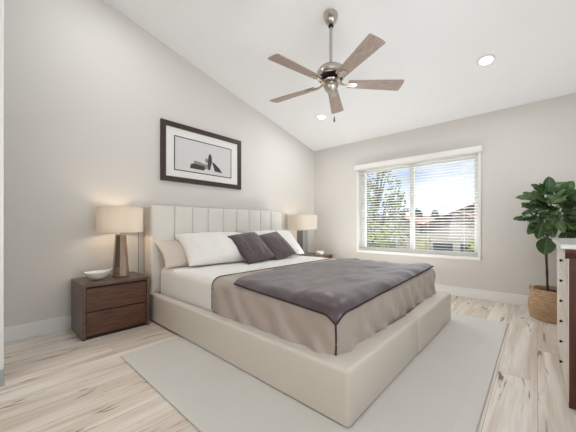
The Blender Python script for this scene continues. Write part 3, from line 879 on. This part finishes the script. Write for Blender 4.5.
# moulding under the top, stepped like a bracket
bm = bmesh.new()
prof = [(0.0, 0.86), (-0.006, 0.862), (-0.012, 0.872), (-0.026, 0.885), (-0.032, 0.90), (-0.032, 0.9175), (0.0, 0.9175)]
addprism(bm, [(dx0 + 0.004 + a, z) for a, z in prof], -(dyF + 0.012), -dyB, Matrix.Rotation(PI / 2, 4, 'X'))
link('moulding', rel(bm, dr), M['cherry'], dr, smooth=False)
link('dresser_top', rel(box(dx0 - 0.04, dx1 + 0.035, dyB - 0.01, dyF + 0.034, 0.918, 0.945, 0.005), dr), M['marble'], dr, smooth=False)
link('face_frame', rel(frame_ring(dx0 + 0.002, dx1, 0.035, 0.917, 0.028, dyF - 0.019, dyF), dr), M['drawer_white'], dr, smooth=False)
z0, z1 = 0.066, 0.886
hh = (z1 - z0) / 6
for k in range(6):
    d = link('drawer', rel(box(dx0 + 0.034, dx1 - 0.032, dyF - 0.018, dyF + 0.004, z0 + k * hh + 0.003, z0 + (k + 1) * hh - 0.003, 0.003), dr), M['drawer_white'], dr, smooth=False)
    bm = lathe([(0.0, 0.016), (0.008, 0.015), (0.010, 0.012), (0.008, 0.008), (0.0045, 0.005), (0.007, 0.0)], 16)
    bmesh.ops.rotate(bm, verts=bm.verts, cent=(0, 0, 0), matrix=Matrix.Rotation(-PI / 2, 3, 'X'))
    bmesh.ops.translate(bm, verts=bm.verts, vec=(2.62, dyF + 0.004, z0 + (k + 0.5) * hh))
    link('knob', rel(bm, dr), M['knob'], d)

# ------------------------------------------------------------------ plant in its basket
BX, BY = 4.30, -0.145
bk = thing('woven_basket', 'round tan woven seagrass basket on the floor under the fig plant', 'basket', (BX, BY, 0))
prof = []
nr = 22
for i in range(nr * 4 + 1):
    t = i / (nr * 4)
    r = 0.198 + 0.022 * math.sin(PI * min(1, t * 1.15)) + 0.004 * math.sin(t * nr * 2 * PI)
    prof.append((r, 0.002 + 0.335 * t))
prof = [(0.0, 0.002)] + prof + [(0.197, 0.345), (0.188, 0.338)] + [(0.186, 0.26), (0.0, 0.26)]
bm = lathe(prof, 72)
link('basket_body', bm, M['seagrass'], bk)
bm = lathe([(0.0, 0.31), (0.12, 0.307), (0.187, 0.30)], 40)
link('soil', bm, M['soil'], bk)
for a in (PI * 0.62, PI * 1.62):
    bm = bmesh.new()
    c = Vector((math.cos(a), math.sin(a), 0)); tt = Vector((-math.sin(a), math.cos(a), 0))
    addtube(bm, [c * 0.199 + tt * 0.05 + Vector((0, 0, 0.315)), c * 0.202 + tt * 0.045 + Vector((0, 0, 0.36)), c * 0.203 + Vector((0, 0, 0.378)), c * 0.202 - tt * 0.045 + Vector((0, 0, 0.36)), c * 0.199 - tt * 0.05 + Vector((0, 0, 0.315))], 0.008, 8)
    link('handle', bm, M['seagrass'], bk)

pl = thing('fig_plant', 'tall fiddle leaf fig with large glossy green leaves by the dresser', 'plant', (4.34, -0.095, 0.312))
tr = [Vector((0, 0, -0.02)), Vector((-0.01, 0.005, 0.2)), Vector((0.005, 0.012, 0.4)), Vector((0.0, 0.005, 0.6)), Vector((0.01, -0.01, 0.8)), Vector((0.0, -0.03, 1.0)), Vector((0.0, -0.05, 1.14))]
bm = tube(tr, [0.015, 0.013, 0.0125, 0.012, 0.010, 0.007, 0.004], 10)
br_pts = []
for (z, ex) in ((0.55, (0.1, 0.12, 0.88)), (0.6, (-0.12, 0.1, 0.92)), (0.62, (-0.02, -0.2, 0.95)), (0.7, (0.16, -0.12, 1.0)), (0.66, (-0.14, -0.14, 1.0))):
    s = Vector((0.0, 0.0, z)); e = Vector(ex)
    mid = (s + e) / 2 + Vector((0, 0, -0.04))
    addtube(bm, [s, mid, e], [0.008, 0.006, 0.004], 8)
    br_pts += [mid, e]
link('trunk', bm, M['trunk'], pl)
stem_pts = tr[4:] + br_pts
def leaf_bm(L, Wd, bend, fold, seed):
    bm = bmesh.new()
    NL, NW = 12, 6
    rows = []
    for i in range(NL + 1):
        t = i / NL
        w = Wd / 2 * (math.sin(PI * t ** 0.75)) ** 0.7 * (0.72 + 0.36 * t) if 0 < t < 1 else 0.0
        row = []
        for k in range(NW + 1):
            s = -1 + 2 * k / NW
            x = t * L; y = s * w
            z = -bend * L * t * t + fold * abs(s) * w + 0.006 * math.sin(t * 22 + seed) * abs(s)
            row.append(bm.verts.new((x, y, z)))
        rows.append(row)
    for a, c in zip(rows, rows[1:]):
        for k in range(NW):
            bm.faces.new((a[k], a[k + 1], c[k + 1], c[k]))
    bmesh.ops.remove_doubles(bm, verts=bm.verts, dist=1e-5)
    ext = bmesh.ops.extrude_face_region(bm, geom=bm.faces[:])
    bmesh.ops.translate(bm, verts=[v for v in ext['geom'] if isinstance(v, bmesh.types.BMVert)], vec=(0, 0, 0.0012))
    return bm
def leaf(base, dirv, up, L, Wd, bend=0.15, fold=0.25, m='leaf', seed=0):
    d = Vector(dirv).normalized(); u = Vector(up)
    y = u.cross(d)
    if y.length < 1e-3: y = Vector((0, 1, 0))
    y.normalize(); z = d.cross(y)
    Mx = Matrix((d, y, z)).transposed().to_4x4(); Mx.translation = Vector(base)
    bm = leaf_bm(L, Wd, bend, fold, seed)
    addtube(bm, [(-0.05, 0, 0.002), (0.0, 0, 0.001), (L * 0.5, 0, -bend * L * 0.25 - 0.001)], [0.003, 0.003, 0.0015], 5)
    return link('leaf', bm, M[m], pl, matrix=Mx)
# image-plane axes at the plant: sideways = (s, -c), towards the camera = (-1, 0)
SD = Vector((math.sin(R(42)) * 0.35, -0.94, 0)); VW = Vector((-1, 0, 0)); UP = Vector((0, 0, 1))
def spot(px, py, depth=0.0):
    y = -0.09 + (547 - px) * 0.0087; z = 1.05 + (226 - py) * 0.01150
    return Vector((0.0 + depth, y + 0.095, z - 0.312))
seed = 0
for (px, py, ang, L, Wd, dep, m) in (
        (538, 198, 172, 0.20, 0.11, -0.10, 'leaf'), (533, 205, 188, 0.12, 0.07, -0.02, 'leaf'), (530, 219, 176, 0.16, 0.09, -0.08, 'leaf'),
        (545, 193, 35, 0.20, 0.11, -0.05, 'leaf'), (549, 194, 120, 0.16, 0.09, 0.06, 'leaf'), (558, 200, 60, 0.22, 0.15, -0.04, 'leaf'),
        (563, 203, 25, 0.22, 0.14, -0.10, 'leaf'), (551, 204, 160, 0.18, 0.10, -0.14, 'leaf'), (546, 203, 10, 0.16, 0.10, -0.18, 'leaf_light'),
        (541, 213, 215, 0.16, 0.12, -0.14, 'leaf'), (560, 208, -15, 0.22, 0.16, -0.02, 'leaf'), (562, 222, -25, 0.20, 0.14, -0.10, 'leaf'),
        (540, 222, 230, 0.18, 0.12, -0.05, 'leaf'), (543, 222, 255, 0.20, 0.12, -0.15, 'leaf'), (549, 222, 280, 0.18, 0.12, -0.10, 'leaf'),
        (553, 218, 300, 0.18, 0.11, -0.20, 'leaf_light'), (536, 212, 200, 0.14, 0.10, -0.16, 'leaf'), (547, 237, 262, 0.20, 0.19, -0.08, 'leaf'),
        (556, 212, 250, 0.16, 0.11, -0.22, 'leaf'), (548, 212, 220, 0.15, 0.10, 0.1, 'leaf'), (567, 212, 70, 0.2, 0.14, 0.05, 'leaf'),
        (570, 225, 280, 0.2, 0.14, 0.0, 'leaf'), (566, 230, 255, 0.18, 0.13, -0.06, 'leaf'), (542, 208, 100, 0.15, 0.10, -0.02, 'leaf'),
        (551, 226, 200, 0.15, 0.1, 0.05, 'leaf'), (556, 205, 130, 0.14, 0.1, -0.16, 'leaf')):
    a = R(ang)
    seed += 1
    random.seed(seed)
    d = SD * math.cos(a) + UP * math.sin(a) + VW * random.uniform(0.05, 0.4)
    n = VW * 0.8 + UP * 0.6 + SD * random.uniform(-0.3, 0.3)
    leaf(spot(px, py, dep), d, n, L, Wd, random.uniform(0.05, 0.2), random.uniform(0.1, 0.3), m, seed)
random.seed(4)
for k in range(58):
    while True:
        q = Vector((random.uniform(-1, 1), random.uniform(-1, 1), random.uniform(-1, 1)))
        if 0.2 < q.length < 1: break
    q = Vector((q.x * 0.17, q.y * 0.17 - 0.05, q.z * 0.21 + 0.93))
    o = q - Vector((0, -0.05, 0.86))
    d = Vector((o.x * 1.2, o.y * 1.2, o.z * 0.8)).normalized() + Vector((random.uniform(-0.5, 0.5), random.uniform(-0.5, 0.5), random.uniform(-0.4, 0.5)))
    d.normalize()
    if q.x + d.x * 0.22 > 0.38: d.x = -abs(d.x)
    if q.y + d.y * 0.2 > 0.27: d.y = -abs(d.y) * 0.4
    if q.y + d.y * 0.2 < -0.48: d.y = abs(d.y)
    leaf(q, d, UP * 0.8 + VW * random.uniform(0.2, 0.9) + SD * random.uniform(-0.3, 0.3), random.uniform(0.14, 0.21), random.uniform(0.09, 0.14), random.uniform(0.05, 0.25), random.uniform(0.1, 0.3), 'leaf_light' if k % 9 == 0 else 'leaf', k)

# ------------------------------------------------------------------ outside the window
GZ = -3.0
struct('ground', box(5.6, 120, -40, 90, GZ - 0.3, GZ), M['grass'])
bm = bmesh.new()
NH = 40
prev = None
for i in range(NH + 1):
    y = -30 + 120 * i / NH
    h = 1.5 + 1.6 * (0.5 + fbm((y * 0.05, 1, 2), 1.0, 3)) * 1.3
    cur = [bm.verts.new((62, y, GZ)), bm.verts.new((70, y, h * 0.75)), bm.verts.new((85, y, h + 1.3)), bm.verts.new((100, y, GZ))]
    if prev:
        for a in range(3):
            bm.faces.new((prev[a], prev[a + 1], cur[a + 1], cur[a]))
    prev = cur
struct('hillside', bm, M['hill'], smooth=True)

def foliage(bm, center, rad, n, size, rnd, holes=0.0):
    c = Vector(center)
    k = 0
    while k < n:
        p = Vector((rnd.uniform(-1, 1), rnd.uniform(-1, 1), rnd.uniform(-1, 1)))
        l = p.length
        if l > 1 or l < 0.25: continue
        q = Vector((p.x * rad[0], p.y * rad[1], p.z * rad[2])) + c
        if fbm(q, 1.3, 9) < holes: 
            k += 0.35
            continue
        k += 1
        d = Vector((rnd.uniform(-1, 1), rnd.uniform(-1, 1), rnd.uniform(-0.7, 0.7))).normalized()
        u = d.cross(Vector((rnd.uniform(-1, 1), rnd.uniform(-1, 1), rnd.uniform(-1, 1)))).normalized()
        s = size * rnd.uniform(0.6, 1.3)
        vs = [bm.verts.new(q + d * s), bm.verts.new(q + u * s * 0.45), bm.verts.new(q - d * s), bm.verts.new(q - u * s * 0.45)]
        bm.faces.new(vs)
    return bm
def tree(label, loc, ht, rad, n, size, m, seed, holes=-0.1, name='garden_tree', low=0.0, group='trees outside the window'):
    rnd = random.Random(seed)
    t = thing(name, label, 'tree', loc, 0, group)
    bm = bmesh.new()
    addtube(bm, [(0, 0, 0), (0.05, 0.1, ht * 0.35), (0.0, 0.0, ht * 0.7), (0.1, -0.1, ht * 0.95)], [0.16, 0.13, 0.09, 0.03], 8)
    for k in range(9):
        a = rnd.uniform(0, 2 * PI); z = ht * rnd.uniform(0.4, 0.75)
        e = Vector((math.cos(a) * rad[0] * 0.85, math.sin(a) * rad[1] * 0.85, z + ht * 0.25))
        addtube(bm, [(0, 0, z), (e.x * 0.45, e.y * 0.45, z + (e.z - z) * 0.35), e], [0.07, 0.045, 0.015], 6)
    link('trunk', bm, M['trunk'], t)
    link('foliage', foliage(bmesh.new(), (0, 0, ht - rad[2] + low), rad, n, size, rnd, holes), M[m], t, smooth=False)
    return t
tree('airy green tree filling the left window pane', (9.95, 4.55, GZ), 6.5, (1.5, 1.2, 2.6), 3000, 0.10, 'tree', 3, -0.05)
tree('rounder green tree at the left edge of the window, behind the airy one', (14.6, 8.0, GZ), 5.8, (1.4, 1.3, 2.4), 2600, 0.10, 'tree', 5, -0.2)
def bush(label, loc, rad, n, size, m, seed):
    rnd = random.Random(seed)
    t = thing('garden_bush', label, 'bush', loc, 0, 'yellow green bushes below the window')
    link('stems', tube([(0, 0, 0), (0.05, 0.02, rad[2]), (0, 0.1, rad[2] * 1.7)], [0.05, 0.04, 0.01], 6), M['trunk'], t)
    link('foliage', foliage(bmesh.new(), (0, 0, rad[2]), rad, n, size, rnd, -0.3), M[m], t, smooth=False)
bush('yellow green bush low in the left window pane', (7.4, 3.2, GZ), (0.6, 0.56, 2.03), 2000, 0.08, 'bush', 11)
bush('yellow green bush behind the middle bar of the window', (7.4, 2.05, GZ), (0.55, 0.5, 1.9), 1800, 0.08, 'bush', 12)
bush('yellow green bush low in the right window pane', (7.4, 0.98, GZ), (0.55, 0.5, 1.9), 1800, 0.08, 'bush', 13)

def gable_house(name, label, x0, x1, yL, yR, yA, zE, zA, over=0.35):
    """gable end facing -x: eaves at yL, yR (height zE), apex at yA (height zA)"""
    t = thing(name, label, 'house', ((x0 + x1) / 2, (yL + yR) / 2, GZ), 0, 'houses seen through the window')
    bm = bmesh.new()
    addprism(bm, [(yL, GZ), (yR, GZ), (yR, zE), (yA, zA), (yL, zE)], x0, x1, Matrix(((0, 0, 1, 0), (1, 0, 0, 0), (0, 1, 0, 0), (0, 0, 0, 1))))
    link('walls', rel(bm, t), M['stucco'], t, smooth=False)
    bm = bmesh.new()
    sL = (zA - zE) / (yA - yL); sR = (zA - zE) / (yA - yR)
    eL = (yL + over * (1 if yL > yA else -1)); eR = yR + over * (1 if yR > yA else -1)
    zl = zE + sL * (eL - yL); zr = zE + sR * (eR - yR)
    th = 0.12
    P = Matrix(((0, 0, 1, 0), (1, 0, 0, 0), (0, 1, 0, 0), (0, 0, 0, 1)))
    addprism(bm, [(eL, zl + 0.02), (yA, zA + 0.02), (yA, zA + th), (eL, zl + th)], x0 - over, x1, P)
    addprism(bm, [(eR, zr + 0.02), (yA, zA + 0.02), (yA, zA + th), (eR, zr + th)], x0 - over, x1, P)
    rf = link('roof', rel(bm, t), M['roof'], t, smooth=False)
    bm = bmesh.new()
    addprism(bm, [(eL, zl - 0.05), (yA, zA - 0.05), (yA, zA + th + .01), (eL, zl + th + .01)], x0 - over - 0.04, x0 - over - 0.002, P)
    addprism(bm, [(eR, zr - 0.05), (yA, zA - 0.05), (yA, zA + th + .01), (eR, zr + th + .01)], x0 - over - 0.04, x0 - over - 0.002, P)
    link('rake_board', rel(bm, t), M['fascia'], rf, smooth=False)
    return t
hA = gable_house('house', 'large house with a broad terracotta roof rising to the right of the window', 16.5, 26, 4.4, -2.0, 1.2, 1.1, 2.5)
hB = gable_house('house', 'small grey gable in front of the broad terracotta roof', 14.2, 16.1, 3.9, 1.35, 2.62, 0.98, 1.62, 0.2)
def hwin(h, x, y, z, w, hh):
    bm = box(x - 0.03, x + 0.02, y - w / 2, y + w / 2, z - hh / 2, z + hh / 2)
    link('house_window', rel(bm, h), M['housewin'], h, smooth=False)
hwin(hB, 14.2, 3.2, -0.2, 0.8, 0.9); hwin(hB, 14.2, 2.1, -0.2, 0.8, 0.9)
hC = gable_house('house', 'low house with terracotta roof farther off behind the trees', 24, 36, 12.5, 6.2, 9.2, 0.9, 1.9, 0.4)
hD = thing('garden_wall', 'pale grey wall running behind the bushes outside', 'wall', (12.5, 3.2, GZ))
link('wall_panel', rel(box(12.4, 12.6, -3, 9, GZ, -0.35), hD), M['stucco'], hD, smooth=False)
link('coping', rel(box(12.34, 12.66, -3.05, 9.05, -0.35, -0.27, 0.01), hD), M['stucco'], hD, smooth=False)
for k, (x, y, h, r) in enumerate(((56, 14.0, 7.0, 1.0), (56, 16.9, 7.5, 1.0), (56, 19.8, 7.2, 1.0))):
    tree(('dark tree on the far hill, farther right of the two above the red roofs', 'dark tree on the far hill just right of the middle bar of the window', 'dark tree on the far hill left of the middle bar, half behind foliage')[k], (x, y, GZ), h, (r, r * 0.9, h * 0.44), 900, 0.34, 'hilltree', 40 + k, -2, 'hillside_tree', group='trees on the far hill')
